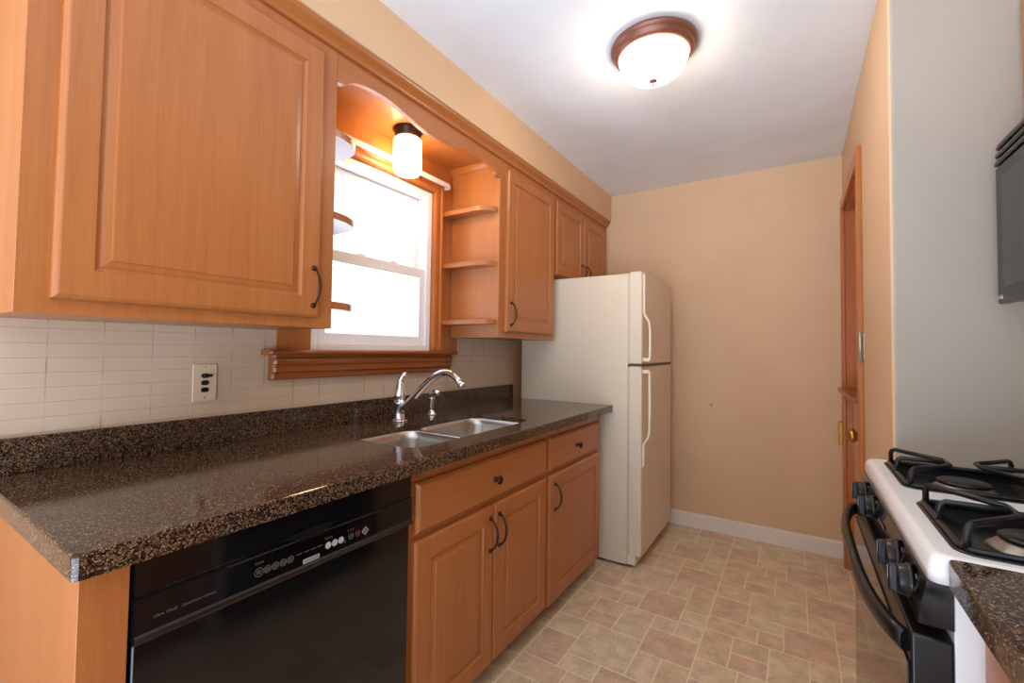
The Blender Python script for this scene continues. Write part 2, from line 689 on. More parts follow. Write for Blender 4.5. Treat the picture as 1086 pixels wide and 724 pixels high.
def casing():
    mb = MB()
    prof = [(0, .010), (0, .024), (.006, .028), (.022, .028), (.030, .024), (.044, .021), (.052, .026), (.062, .026), (.066, .018), (.066, .010)]
    # right leg: y grows away from the window
    y = WY1 + .002
    mb.loops([[(x, y + d, z) for d, x in prof] for z in (1.2185, 2.104)])
    # header
    z = WZ1 + .003
    mb.loops([[(x, yy, z + d) for d, x in prof] for yy in (WY0 - .002, WY1 + .0019)])
    return mb


struct('trim_2', casing(), M['trim_z'], 'moulded wood casing along the window head and right side', 'trim')


def sill():
    mb = MB()
    # stool with nosing, horns past the apron
    st = [(.0, 1.196), (.056, 1.196), (.066, 1.198), (.071, 1.2035), (.071, 1.2085), (.066, 1.214), (.058, 1.216), (.0, 1.216)]
    ys = (.845, .853, 1.853, 1.861)
    mb.loops([[(x * (.9 if i in (0, 3) else 1), y, z) for x, z in st] for i, y in enumerate(ys)])
    ap = [(.0065, 1.108), (.030, 1.108), (.0325, 1.112), (.0335, 1.128), (.036, 1.133), (.044, 1.136), (.044, 1.152),
          (.040, 1.156), (.0405, 1.160), (.048, 1.164), (.050, 1.176), (.046, 1.186), (.040, 1.189), (.040, 1.1958), (.0065, 1.1958)]
    mb.loops([[(x * f + (1 - f) * .0065, y, z) for x, z in ap] for y, f in ((.872, .78), (.880, 1), (1.832, 1), (1.843, .8))])
    return mb


struct('trim_3', sill(), M['trim_y'], 'dark stained windowsill with grooved apron under the window', 'windowsill')

# ---- dutch door in the right wall
d = structure('door_1', (XR + .05, (DY0 + DY1) / 2, 0), 'stained wooden half-door with shelf, beyond the stove', 'door')
mb = MB()
mb.box(XR - .018, XR, DY0 - .055, DY0 + .004, 0, DZ + .062, .003).box(XR - .018, XR, DY1 - .004, DY1 + .055, 0, DZ + .062, .003)
mb.box(XR - .018, XR, DY0 + .004, DY1 - .004, DZ - .004, DZ + .062, .003)
mb.build('casing', M['trim_z'], d)
mb = MB()
mb.box(XR, XR + .11, DY0, DY0 + .018, 0, DZ).box(XR, XR + .11, DY1 - .018, DY1, 0, DZ).box(XR, XR + .11, DY0 + .018, DY1 - .018, DZ - .018, DZ)
mb.build('jamb', M['trim_z'], d)
mb = MB()
for k in range(6):
    a = DY0 + .021 + k * (DY1 - DY0 - .042) / 6
    mb.box(XR + .062, XR + .10, a, a + (DY1 - DY0 - .042) / 6 - .003, 1.04, DZ - .022, .003)
mb.box(XR + .072, XR + .098, DY0 + .021, DY1 - .021, 1.04, DZ - .022)
mb.build('upper_leaf', wood('golden_door_boards', 2, (226, 142, 66), (192, 108, 46), 0.3), d)
lower = MB().box(XR + .030, XR + .068, DY0 + .021, DY1 - .021, .008, 1.012, .002).build('lower_leaf', M['door_panel'], d)
MB().box(XR - .040, XR + .072, DY0 + .021, DY1 - .021, 1.012, 1.036, .003).build('shelf', M['trim_y'], d)
mb = MB()
mb.lathe((XR + .030, DY0 + .10, .855), '-x', [(.028, 0), (.026, .005), (.013, .008), (.012, .034), (.020, .040), (.031, .052), (.032, .062), (.025, .074), (.0, .079)], 24)
mb.build('door_knob', M['brass'], lower)
MB().box(XR - .036, XR - .018, DY1 - .004, DY1 + .050, .70, .83, .003).build('latch_keeper', M['brass'], d)
mb = MB()
mb.box(XR - .004, XR - .0003, DY0 - .098, DY0 - .0555, 1.205, 1.315, .001)
mb.tube([(XR - .012, DY0 - .061, 1.195), (XR - .012, DY0 - .061, 1.325)], .006, 10)
mb.build('hinge', M['nickel'], d)
mb = MB()
mb.box(XR - .021, XR - .018, DY1 + .012, DY1 + .05, .19, .28, .001)
mb.tube([(XR - .024, DY1 + .008, .19), (XR - .024, DY1 + .008, .28)], .006, 10)
mb.build('hinge', M['brass'], d)


# ------------------------------------------------------------------ upper cabinets on the left wall
UX, UB, UT = .3255, 1.287, 2.215       # face, bottom, top


def shelf_shape(mb, ystraight, ycab, z):
    """quarter-round corner shelf between the wall panel and the cabinet face; ycab = cabinet side"""
    s = 1 if ycab > ystraight else -1
    out = [(.0105, ycab), (.0105, ystraight), (.215, ystraight)]
    for k in range(1, 9):
        a = math.radians(90 * k / 8)
        out.append((.215 + (UX - .012 - .215) * math.sin(a), ystraight + (ycab - ystraight) * (1 - math.cos(a))))
    return mb.loops([[(x, y, z) for x, y in out], [(x, y, z + .0235) for x, y in out]])


def carcass(mb, y0, y1, zb, frames=(), doorzs=None, x0=.0003):
    mb.box(x0, UX, y0, y1, zb, UT)
    return mb


SHELF_Z = (1.930, 1.652, 1.354)
# large left cabinet
c1 = thing('upper_cabinet', (.16, .55, UB), 'large maple wall cabinet with one wide raised-panel door, left of the window', 'cabinet')
MB().box(.0065, UX, .2005, .8975, UB, UT, .0015).build('body', M['wood_z'], c1)
dd = raised_door(MB(), UX + .0005, UX + .0205, .250, .842, 1.319, 2.165, .062).build('door', M['wood_z'], c1)
bow_pull(dd, UX + .0205, .818, 1.412)
for z in SHELF_Z:
    shelf_shape(MB(), 1.040, .8977, z).build('shelf', M['wood_y'], c1)
# single-door cabinet right of the window
c2 = thing('upper_cabinet', (.16, 2.16, UB), 'maple wall cabinet with one narrow tall door, right of the window', 'cabinet')
MB().box(.0105, UX, 1.8555, 2.468, UB, UT, .0015).build('body', M['wood_z'], c2)
dd = raised_door(MB(), UX + .0005, UX + .0205, 1.908, 2.430, 1.319, 2.165, .058).build('door', M['wood_z'], c2)
bow_pull(dd, UX + .0205, 1.945, 1.412)
for z in SHELF_Z:
    shelf_shape(MB(), 1.776, 1.8553, z).build('shelf', M['wood_y'], c2)
mb = MB()
mb.loops([[(x, 1.8553, 2.172), (x, 1.850, 2.172), (x, 1.846, 2.180), (x, 1.838, 2.190), (x, 1.838, 2.204), (x, 1.8553, 2.204)] for x in (.0105, UX - .022)])
mb.build('cove_strip', M['wood_x'], c2)
# cabinet over the refrigerator
c3 = thing('upper_cabinet', (.16, 2.9, 1.665), 'short maple wall cabinet with two doors above the refrigerator', 'cabinet')
MB().box(.0003, UX, 2.4685, 3.345, 1.690, UT, .0015).build('body', M['wood_z'], c3)
for (a, b, hy) in ((2.470, 2.882, 2.852), (2.896, 3.312, 2.926)):
    dd = raised_door(MB(), UX + .0005, UX + .0205, a, b, 1.699, 2.165, .058).build('door', M['wood_z'], c3)
    bow_pull(dd, UX + .0205, hy, 1.768, .10)
MB().box(.02, UX - .001, 3.3455, YB - .0005, 1.690, UT).build('filler_strip', M['wood_z'], c3)


def valance():
    half = [(.0, 2.110), (.05, 2.1125), (.10, 2.120), (.15, 2.131), (.20, 2.142), (.25, 2.149), (.29, 2.151), (.33, 2.150), (.37, 2.1445),
            (.405, 2.136), (.43, 2.124), (.443, 2.112), (.455, 2.106), (.4785, 2.104)]
    yc = 1.3765
    prof = [(yc - d, z) for d, z in half[::-1]] + [(yc + d, z) for d, z in half[1:]]
    mb = MB()
    for (y0, z0), (y1, z1) in zip(prof, prof[1:]):
        mb.loops([[(x, y0, z0), (x, y1, z1), (x, y1, UT), (x, y0, UT)] for x in (UX - .02, UX)], True, True)
    bmesh.ops.remove_doubles(mb.bm, verts=mb.bm.verts[:], dist=1e-5)
    inner = [f for f in mb.bm.faces if abs(f.normal.y) > .99 and .9 < f.calc_center_median().y < 1.853]
    bmesh.ops.delete(mb.bm, geom=inner, context='FACES_ONLY')
    return mb


tag(valance().build('valance', M['wood_y']), 'scalloped maple valance board bridging the cabinets over the window', 'valance')
tag(MB().box(.0105, UX - .0205, .898, 1.855, 2.205, 2.2495).build('alcove_top_board', M['wood_y']),
    'maple top board above the window recess, holding the small lamp', 'board')
mb = MB()
cp = [(.3258, 2.203), (.334, 2.203), (.337, 2.207), (.338, 2.214), (.343, 2.222), (.350, 2.229), (.355, 2.234), (.358, 2.240), (.360, 2.2498), (.3258, 2.2498)]
mb.loops([[(x, y, z) for x, z in cp] for y in (.2005, YB - .0005)])
mb.box(.01, .3257, .2005, .8975, UT + .0003, 2.2497).box(.01, .3257, 1.8557, YB - .0005, UT + .0003, 2.2497)
tag(mb.build('crown_molding', M['wood_y']), 'long maple crown molding where the wall cabinets meet the soffit', 'molding')

# white curtain rod over the window
r = thing('curtain_rod', (.04, 1.36, 2.08), 'flat white curtain rod mounted over the window head', 'curtain rod')
mb = MB()
path = [(.030, .945, 2.085), (.046, .950, 2.085), (.054, .965, 2.085), (.054, 1.36, 2.085), (.054, 1.772, 2.085), (.050, 1.786, 2.085), (.032, 1.792, 2.085)]
rings = []
for i, p in enumerate(path):
    h = .011
    if i in (0, 1):
        dx, dy = .0, .005
    elif i in (5, 6):
        dx, dy = .0, .005
    else:
        dx, dy = .005, 0
    x, y, z = p
    rings.append([(x - dx, y - dy * (1 if i < 3 else -1), z - h), (x + dx, y + dy * (1 if i < 3 else -1), z - h),
                  (x + dx, y + dy * (1 if i < 3 else -1), z + h), (x - dx, y - dy * (1 if i < 3 else -1), z + h)])
mb.loops(rings)
mb.build('rod', M['white'], r)
for yy in (.944, 1.780):
    MB().box(.0105, .045, yy, yy + .008, 2.073, 2.097, .001).build('bracket', M['white'], r)

# small lamp in the window recess
lp = thing('recess_lamp', (.135, 1.398, 2.2048), 'small lit lamp with white glass cylinder hanging over the window', 'lamp')
mb = MB().lathe((.135, 1.398, 2.2048), '-z', [(.066, 0), (.067, .006), (.060, .015), (.055, .034), (.050, .042)], 36)
mb.build('canopy', M['bronze'], lp)
mb = MB().lathe((.135, 1.398, 2.1626), '-z', [(.036, 0), (.056, .002), (.062, .009), (.062, .138), (.052, .156), (.030, .163), (0, .165)], 36)
mb.build('glass_shade', M['shade'], lp)

# ------------------------------------------------------------------ base cabinets, counter, sink (left run)
CX, CT, CY0, CY1 = .701, .914, .213, 2.49
BF = .640                    # face of the base cabinets
SX0, SX1, SY0, SY1 = .262, .597, 1.005, 1.745


def countertop():
    c = thing('countertop', (.35, 1.35, CT), 'long speckled brown quartz countertop holding the sink', 'countertop')
    mb = MB()
    r = .012
    hole = rrect(SX0, SX1, SY0, SY1, .075, 8)

    def outline(e):
        pts = [(.0005, CY0 + e), ]
        for k in range(5):
            a = math.radians(-90 + 90 * k / 4)
            pts.append((CX - e - r + r * math.cos(a), CY0 + e + r + r * math.sin(a)))
        pts += [(CX - e, CY1), (.0005, CY1)]
        return pts
    # top surface with hole
    zs = [(0.004, CT), (0.0012, CT - .0012), (0.0, CT - .004), (0.0, CT - .020)]
    rings = [[mb.bm.verts.new((x, y, z)) for x, y in outline(e)] for e, z in zs]
    h1 = [mb.bm.verts.new((x, y, CT)) for x, y in hole]
    h2 = [mb.bm.verts.new((x, y, CT - .020)) for x, y in hole]
    for o, h in ((rings[0], h1), (rings[-1], h2)):
        es = []
        for lp_ in (o, h):
            for k in range(len(lp_)):
                a, b = lp_[k], lp_[(k + 1) % len(lp_)]
                es.append(mb.bm.edges.get((a, b)) or mb.bm.edges.new((a, b)))
        bmesh.ops.triangle_fill(mb.bm, use_beauty=True, edges=es)
    for A, B in list(zip(rings, rings[1:])) + [(h1, h2)]:
        for k in range(len(A)):
            mb.face((A[k], A[(k + 1) % len(A)], B[(k + 1) % len(A)], B[k]), True)
    # built-up edge under the front and the left end
    o1 = outline(0.0)
    inner = [(.0005, CY0 + .045), (CX - .045, CY0 + .045), (CX - .045, CY1)]
    front = o1[:-1]
    poly = front + inner[::-1]
    mb.loops([[(x, y, CT - .0201) for x, y in poly], [(x, y, CT - .0385) for x, y in poly]])
    slab = mb.build('slab', M['granite'], c)
    for p in slab.data.polygons:
        p.use_smooth = False
    MB().box(.0065, .020, CY0, CY1, CT + .0002, CT + .086, .0015).build('backsplash_strip', M['granite'], c)
    return c


countertop()

# sink
sk = thing('kitchen_sink', (.43, 1.37, CT - .02), 'double-bowl stainless steel sink set under the countertop', 'sink')
ZR = CT - .0205


def basin(y0, y1, ya, yb, depth):
    """bowl opening y0..y1; flange reaches ya..yb"""
    mb = MB()
    x0, x1 = SX0 + .004, SX1 - .004
    n = 8
    seq = [(rrect(SX0 - .02, SX1 + .02, ya, yb, .004, n), ZR), (rrect(x0 - .004, x1 + .004, y0 - .004, y1 + .004, .07, n), ZR),
           (rrect(x0, x1, y0, y1, .066, n), ZR - .003), (rrect(x0 + .004, x1 - .004, y0 + .004, y1 - .004, .062, n), ZR - .03),
           (rrect(x0 + .012, x1 - .012, y0 + .012, y1 - .012, .058, n), ZR - depth + .03),
           (rrect(x0 + .022, x1 - .022, y0 + .022, y1 - .022, .05, n), ZR - depth + .008),
           (rrect(x0 + .045, x1 - .045, y0 + .045, y1 - .045, .03, n), ZR - depth)]
    mb.loops([[(x, y, z) for x, y in p] for p, z in seq], False, True, True)
    b = mb.build('basin', M['steel'], sk)
    cx, cy = (x0 + x1) / 2, (y0 + y1) / 2
    MB().lathe((cx, cy, ZR - depth), 'z', [(.042, 0), (.042, .003), (.034, .004), (.030, .001), (.0, .001)], 24).build('drain', M['chrome'], b)


basin(SY0 + .004, 1.318, SY0 - .02, 1.3295, .17)
basin(1.341, SY1 - .004, 1.330, SY1 + .02, .17)

# faucet
fc = thing('faucet', (.15, 1.366, CT), 'chrome single-lever kitchen faucet with arched spout behind the sink', 'faucet')
FX, FY = .152, 1.366
mb = MB().lathe((FX, FY, CT + .0003), 'z', [(.036, 0), (.036, .003), (.030, .007), (.024, .010), (.0225, .013), (.022, .070), (.0235, .072), (.0235, .078), (.0225, .080), (.022, .092)], 28)
mb.build('body', M['chrome'], fc)
pts, rad = [], []
for t in range(25):
    u = t / 24
    # rises from the body, arches over and drops towards the sink
    p0, p1, p2, p3 = Vector((FX + .008, FY, CT + .045)), Vector((FX + .135, FY, CT + .135)), Vector((FX + .235, FY, CT + .290)), Vector((FX + .332, FY, CT + .180))
    p = p0 * (1 - u) ** 3 + p1 * 3 * u * (1 - u) ** 2 + p2 * 3 * u * u * (1 - u) + p3 * u ** 3
    pts.append(p)
    rad.append(.0165 - .004 * u)
mb = MB().tube(pts, rad, 16)
e = (pts[-1] - pts[-2]).normalized()
mb.tube([pts[-1] - e * .002, pts[-1] + e * .014, pts[-1] + e * .022], [.0135, .0145, .0125], 16)
mb.build('spout', M['chrome'], fc)
mb = MB().lathe((FX, FY, CT + .0925), 'z', [(.022, 0), (.0250, .006), (.0255, .020), (.0235, .036), (.0185, .054), (.0140, .070), (.0115, .080)], 28)
hp = [(FX, FY, CT + .160), (FX + .002, FY + .002, CT + .178), (FX + .006, FY + .005, CT + .190), (FX + .014, FY + .009, CT + .199), (FX + .026, FY + .014, CT + .203)]
mb.tube(hp, [.0125, .0112, .0108, .0098, .007], 14)
mb.build('lever', M['chrome'], fc)
sp = thing('side_sprayer', (.135, 1.585, CT), 'small chrome side sprayer standing right of the faucet', 'sprayer')
mb = MB().lathe((.135, 1.585, CT + .0003), 'z', [(.024, 0), (.024, .003), (.018, .008), (.0135, .016), (.0125, .022)], 24)
mb.build('base', M['chrome'], sp)
mb = MB().lathe((.135, 1.585, CT + .0225), 'z', [(.0115, 0), (.0125, .01), (.010, .03), (.0115, .05), (.0135, .06)], 20)
mb.tube([(.128, 1.585, CT + .084), (.138, 1.585, CT + .096), (.152, 1.587, CT + .104), (.166, 1.589, CT + .104), (.178, 1.590, CT + .100)], [.012, .0145, .0155, .0165, .0135], 16)
mb.build('spray_head', M['chrome'], sp)

# end panel left of the dishwasher
tag(MB().box(.0065, .655, .232, .296, .0009, CT - .0388, .001).build('end_panel', M['wood_z']),
    'maple end panel carrying the near end of the counter', 'panel')


# dishwasher
dw = thing('dishwasher', (.4, .616, 0), 'built-in black dishwasher under the near end of the counter', 'dishwasher')
DA, DB = .3005, .9325
MB().box(.06, .612, DA + .004, DB - .004, .1, .865).build('tub', M['black_satin'], dw)
MB().box(.06, .570, DA + .006, DB - .006, .001, .0995).build('toe_panel', M['black_satin'], dw)
dr = MB().box(.6125, .660, DA, DB, .105, .724, .004).build('door', M['black'], dw)
mb = MB()
cpf = [(.6125, .7265), (.668, .7265), (.6745, .7285), (.6755, .7325), (.672, .7375), (.6685, .741), (.668, .797), (.6672, .800), (.664, .803), (.664, .862), (.660, .868), (.6125, .868)]
mb.loops([[(x, y, z) for x, z in cpf] for y in (DA, DB)])
cp_ = mb.build('control_panel', M['black'], dw)
XP = .668
mb = MB()
mb.loops([[(x, y, z) for y, z in ((.494, .7425), (.482, .7965), (.802, .7965), (.8025, .7425))] for x in (XP - .002, XP + .0010)])
mb.build('button_panel', plain('black_button_panel', (4, 4, 6), .22), cp_)
mb = MB()
for k in range(24):
    y = .345 + k * .0056
    mb.box(.66, XP - .0028, y, y + .0036, .8045, .8075)
mb.build('vent_slots', plain('vent_black', (2, 2, 2), .6), cp_)
mb = MB()
hp = [(.545, .8115), (.58, .803), (.61, .797), (.635, .795), (.655, .8005), (.672, .807), (.684, .8115), (.66, .816), (.62, .818), (.58, .816)]
mb.prism(hp, 'x', XP - .006, XP + .0016)
mb.build('latch_pocket', M['black_satin'], cp_)
XT = XP + .0012
for k, yy in enumerate((.5028, .520, .5367, .5536, .5699)):
    ro = .0092 if k == 0 else .0076
    mb = MB().lathe((XT, yy, .7655), 'x', [(ro, 0), (ro, .0006), (ro - .0013, .0006), (ro - .0013, 0)], 20, False, (False, False))
    for q in (-.0028, 0, .0028):
        mb.box(XT, XT + .0005, yy - .0048, yy + .0048, .7655 + q - .0006, .7655 + q + .0006)
    mb.build('button', M['print_dim'], cp_)
for yy in (.6626, .6799, .697):
    MB().lathe((XT, yy, .763), 'x', [(.0078, 0), (.0078, .0006)], 20, False).build('button', M['print'], cp_)
MB().box(XT, XT + .0006, .7065, .7095, .752, .760).build('button_mark', M['print_dim'], cp_)
for yy in (.7173, .7244, .7315):
    MB().box(XT, XT + .0005, yy - .0012, yy + .0012, .776, .780).build('indicator_mark', M['print_dim'], cp_)
for yy, m in ((.7261, 'print_dim'), (.7458, 'print_red')):
    mb = MB().lathe((XT, yy, .7628), 'x', [(.0074, 0), (.0074, .0006), (.0060, .0006), (.0060, 0)], 20, False, (False, False))
    mb.box(XT, XT + .0005, yy - .0042, yy + .0042, .7614, .7642)
    mb.build('button', M[m], cp_)
mb = MB()
for s_ in (.0105, .0045):
    c = (.7689, .7616)
    o = [(c[0] - s_, c[1]), (c[0], c[1] - s_), (c[0] + s_, c[1]), (c[0], c[1] + s_)]
    i = [(c[0] - s_ * .8, c[1]), (c[0], c[1] - s_ * .8), (c[0] + s_ * .8, c[1]), (c[0], c[1] + s_ * .8)]
    for k in range(4):
        a, b, cc, d_ = o[k], o[(k + 1) % 4], i[(k + 1) % 4], i[k]
        mb.loops([[(XT, *a), (XT, *b), (XT, *cc), (XT, *d_)], [(XT + .0006, *a), (XT + .0006, *b), (XT + .0006, *cc), (XT + .0006, *d_)]])
mb.build('start_button', M['print'], cp_)
for yy in (.5892, .6076, .6238, .6406):
    MB().box(XT, XT + .0005, yy - .006, yy + .006, .7685, .7700).build('indicator_mark', M['print_dim'], cp_)
badge = MB().box(XT, XT + .0012, .5995, .6395, .7435, .7530, .0004).build('badge', M['print'], cp_)
text_part('badge_lettering', 'KENMORE', .0078, (XT + .0013, .6195, .7456), (0, 1, 0), (0, 0, 1), M['black_satin'], badge, .0002, 'CENTER', 1.0)
RT, UP_ = (0, 1, 0), (0, 0, 1)
text_part('panel_lettering', 'Cycles', .0068, (XT, .494, .7825), RT, UP_, M['print_dim'], cp_, .0002)
text_part('panel_lettering', 'Options', .0062, (XT, .653, .7785), RT, UP_, M['print_dim'], cp_, .0002)
text_part('panel_lettering', 'Ultra Wash', .0075, (.6682, .326, .760), RT, UP_, M['print_dim'], cp_, .0002)
text_part('panel_lettering', 'QuietGuard Deluxe', .0068, (.6682, .368, .760), RT, UP_, M['print_dim'], cp_, .0002)

# sink base cabinet and drawer base
def base_cabinet(y0, y1, label):
    c = thing('base_cabinet', (.32, (y0 + y1) / 2, 0), label, 'cabinet')
    mb = MB()
    # open box so the sink bowls hang free inside
    mb.box(.03, BF, y0, y0 + .018, .0905, CT - .0388).box(.03, BF, y1 - .018, y1, .0905, CT - .0388)
    mb.box(.03, BF, y0 + .018, y1 - .018, .0905, .108).box(.03, .042, y0 + .018, y1 - .018, .108, CT - .0388)
    mb.box(BF - .02, BF, y0 + .018, y1 - .018, .108, CT - .0388)
    mb.build('body', M['wood_z'], c)
    MB().box(.05, .575, y0 + .001, y1 - .001, .0009, .0903).build('toe_kick', M['kick_wood'], c)
    return c


b1 = base_cabinet(.9345, 1.7845, 'maple sink cabinet with two doors under a wide false drawer front')
fr = slab_front(MB(), BF + .0005, BF + .0205, .966, 1.770, .678, .829).build('false_drawer_front', M['wood_y'], b1)
round_knob(fr, BF + .0205, 1.362, .750)
for (a, b, hy) in ((.962, 1.360, 1.335), (1.368, 1.770, 1.393)):
    dd = raised_door(MB(), BF + .0005, BF + .0205, a, b, .088, .658, .062).build('door', M['wood_z'], b1)
    bow_pull(dd, BF + .0205, hy, .558)
b2 = base_cabinet(1.785, 2.415, 'maple base cabinet with one drawer over one door, beside the refrigerator')
fr = slab_front(MB(), BF + .0005, BF + .0205, 1.797, 2.400, .678, .829).build('drawer', M['wood_y'], b2)
round_knob(fr, BF + .0205, 2.088, .752)
dd = raised_door(MB(), BF + .0005, BF + .0205, 1.797, 2.404, .076, .658, .062).build('door', M['wood_z'], b2)
bow_pull(dd, BF + .0205, 1.848, .556)

# wall outlet
ol = thing('wall_outlet', (.006, .670, 1.108), 'almond three-gang outlet plate on the tiled wall left of the window', 'outlet')
MB().box(.0062, .0112, .636, .7045, 1.050, 1.168, .002).build('plate', M['almond_plate'], ol)
for k, zz in enumerate((1.131, 1.109, 1.0865)):
    mb = MB()
    mb.loops([[(x, y, z) for y, z in rrect(.659, .681, zz - .0075, zz + .0075, .0065, 5)] for x in (.0113, .0135)])
    if k == 0:
        mb.box(.0113, .0205, .664, .688, zz - .0035, zz + .0045, .001)
    else:
        mb.box(.0135, .0142, .663, .666, zz - .003, zz + .004).box(.0135, .0142, .674, .677, zz - .003, zz + .004)
    mb.build('receptacle' if k else 'toggle_switch', M['black_satin'], ol)
for zz in (1.1585, 1.062):
    MB().lathe((.0113, .670, zz), 'x', [(.003, 0), (.0026, .001), (0, .0012)], 12).build('screw', M['alu'], ol)


# ------------------------------------------------------------------ refrigerator
fg = thing('refrigerator', (.46, 2.86, 0), 'almond top-freezer refrigerator at the far end of the counter', 'refrigerator')
RY0, RY1, RB, RFX, RD, RTZ = 2.511, 3.212, .067, .782, .862, 1.684
MB().box(RB, RFX, RY0, RY1, .018, RTZ - .008, .006).build('cabinet', M['fridge'], fg)
mb = MB()
mb.box(RFX + .0003, RFX + .012, RY0 + .006, RY1 - .006, .085, 1.138).box(RFX + .0003, RFX + .012, RY0 + .006, RY1 - .006, 1.155, RTZ - .012)
mb.build('gasket', M['gasket'], fg)


def fridge_door(name, z0, z1):
    mb = MB()
    # rounded vertical edge on the handle side
    prof = [(RFX + .0125, RY0 + .001), (RD - .012, RY0), (RD - .004, RY0 + .003), (RD, RY0 + .012), (RD + .003, (RY0 + RY1) / 2), (RD, RY1 - .010), (RD - .003, RY1 - .003), (RD - .012, RY1), (RFX + .0125, RY1)]

    def ring(z, i):
        cx, cy = (RFX + RD) / 2, (RY0 + RY1) / 2
        return [(cx + (x - cx) * (1 - i * 2 / .08), cy + (y - cy) * (1 - i * 2 / .7), z) for x, y in prof]
    mb.loops([ring(z0, .003), ring(z0 + .004, 0), ring(z1 - .004, 0), ring(z1, .003)])
    return mb.build(name, M['fridge'], fg)


fd = fridge_door('freezer_door', 1.156, RTZ)
rd = fridge_door('refrigerator_door', .078, 1.140)
MB().box(RFX + .02, RD + .001, RY0 + .004, RY1 - .03, 1.1405, 1.1555).build('door_gap_trim', M['dark_gap'], fg)
mb = MB()
mb.box(RFX - .06, RFX + .045, RY0 + .012, RY1 - .012, .018, .076, .006)
mb.build('kick_grille', M['fridge_smooth'], fg)
for (xx, yy) in ((.12, RY0 + .05), (.12, RY1 - .05), (.74, RY0 + .05), (.74, RY1 - .05)):
    MB().lathe((xx, yy, .0009), 'z', [(.018, 0), (.018, .006), (.008, .008), (.008, .0178)], 12).build('levelling_foot', M['black_satin'], fg)


def fridge_handle(parent, zs, up):
    """flat strip at one end, grip standing off the door at the other; zs = (strip end, bend, grip end)"""
    zs0, zb, ze = zs
    s = 1 if ze > zb else -1
    y, h, t = RY0 + .030, .011, .006
    path = [(.004, zs0), (.005, zb - s * .045), (.009, zb - s * .028), (.022, zb - s * .008), (.033, zb + s * .010), (.038, zb + s * .04), (.040, (zb + ze) / 2),
            (.038, ze - s * .022), (.036, ze - s * .008)]
    mb = MB()
    rings = []
    for i, (o, z) in enumerate(path):
        x = RD + o
        a = path[max(i - 1, 0)]
        b = path[min(i + 1, len(path) - 1)]
        tx, tz = b[0] - a[0], b[1] - a[1]
        L = math.hypot(tx, tz)
        nx, nz = tz / L, -tx / L
        w = h * (.75 if i < 3 else 1)
        rings.append([(x - nx * t, y - w, z - nz * t), (x + nx * t * .6, y - w, z + nz * t * .6), (x + nx * t, y - w * .5, z + nz * t),
                      (x + nx * t, y + w * .5, z + nz * t), (x + nx * t * .6, y + w, z + nz * t * .6), (x - nx * t, y + w, z - nz * t)])
    mb.loops(rings, smooth=False)
    mb.box(RD - .001, RD + .038, y - h, y + h, min(ze, ze - s * .02), max(ze, ze - s * .02), .003)
    return mb.build('handle', M['fridge_smooth'], parent)


fridge_handle(fd, (1.665, 1.405, 1.170), True)
fridge_handle(rd, (.575, .735, 1.122), False)
MB().box(RD + .0005, RD + .004, RY0 + .045, RY0 + .052, 1.60, 1.64, .001).build('badge', M['gasket'], fd)

# ------------------------------------------------------------------ ceiling light
cl = thing('ceiling_light', (1.122, 1.764, ZC), 'round flush ceiling light with bronze ring and lit white dome', 'ceiling light')
LC = (1.122, 1.764, ZC - .0003)
mb = MB().lathe(LC, '-z', [(.158, 0), (.166, .006), (.167, .014), (.160, .024), (.154, .028), (.153, .036), (.146, .046), (.138, .050), (.132, .050), (.130, .044)], 56, True, (True, False))
mb.build('base_ring', M['bronze_brown'], cl)
dm = [(.133, .044)]
for k in range(1, 13):
    a = math.radians(90 * k / 12)
    dm.append((.133 * math.cos(a) ** .9 if k < 12 else .0, .044 + .098 * math.sin(a)))
MB().lathe(LC, '-z', dm, 56, True, (True, True)).build('glass_dome', M['dome'], cl)
MB().lathe((LC[0], LC[1], LC[2] - .1415), '-z', [(.016, 0), (.017, .003), (.012, .007), (.006, .010), (.005, .016), (.007, .019), (.004, .024), (0, .026)], 20).build('finial', M['bronze_brown'], cl)

# ------------------------------------------------------------------ gas range in the alcove
GY0, GY1, GXB = .9505, 1.737, 2.452
rg = thing('gas_range', (2.1, 1.34, 0), 'white gas range with black front and knobs, on the right', 'stove')
MB().box(1.799, GXB, GY0 + .004, GY1 - .004, .03, .872, .002).build('body', M['white'], rg)
for (xx, yy) in ((1.84, GY0 + .05), (1.84, GY1 - .05), (2.40, GY0 + .05), (2.40, GY1 - .05)):
    MB().lathe((xx, yy, .0009), 'z', [(.018, 0), (.018, .008), (.008, .010), (.008, .0298)], 12).build('levelling_foot', M['black_satin'], rg)


PANS = ((.985, 1.285), (1.395, 1.695))
PX0, PX1 = 1.812, 2.350


def cooktop():
    mb = MB()
    def ring(e, z, r):
        return [(x, y, z) for x, y in rrect(1.770 + e, GXB, GY0 + e, GY1 - e, r, 5)]
    # rim that rolls over, then a flat field with two sunken burner pans
    seq = [ring(.0, .8725, .014), ring(0, .888, .014), ring(.002, .902, .015), ring(.007, .911, .016), ring(.014, .9145, .018), ring(.024, .914, .02)]
    mb.loops(seq[:-1] , True, False, True)
    lastv = [v for v in mb.bm.verts][-len(seq[0]):]
    # fill the top with holes
    holes = []
    for (a, b) in PANS:
        holes.append([mb.bm.verts.new((x, y, .9135)) for x, y in rrect(PX0, PX1, a, b, .03, 5)])
    es = []
    for lp_ in [lastv] + holes:
        for k in range(len(lp_)):
            a, b = lp_[k], lp_[(k + 1) % len(lp_)]
            es.append(mb.bm.edges.get((a, b)) or mb.bm.edges.new((a, b)))
    bmesh.ops.triangle_fill(mb.bm, use_beauty=True, edges=es)
    return mb.build('cooktop', M['white'], rg)


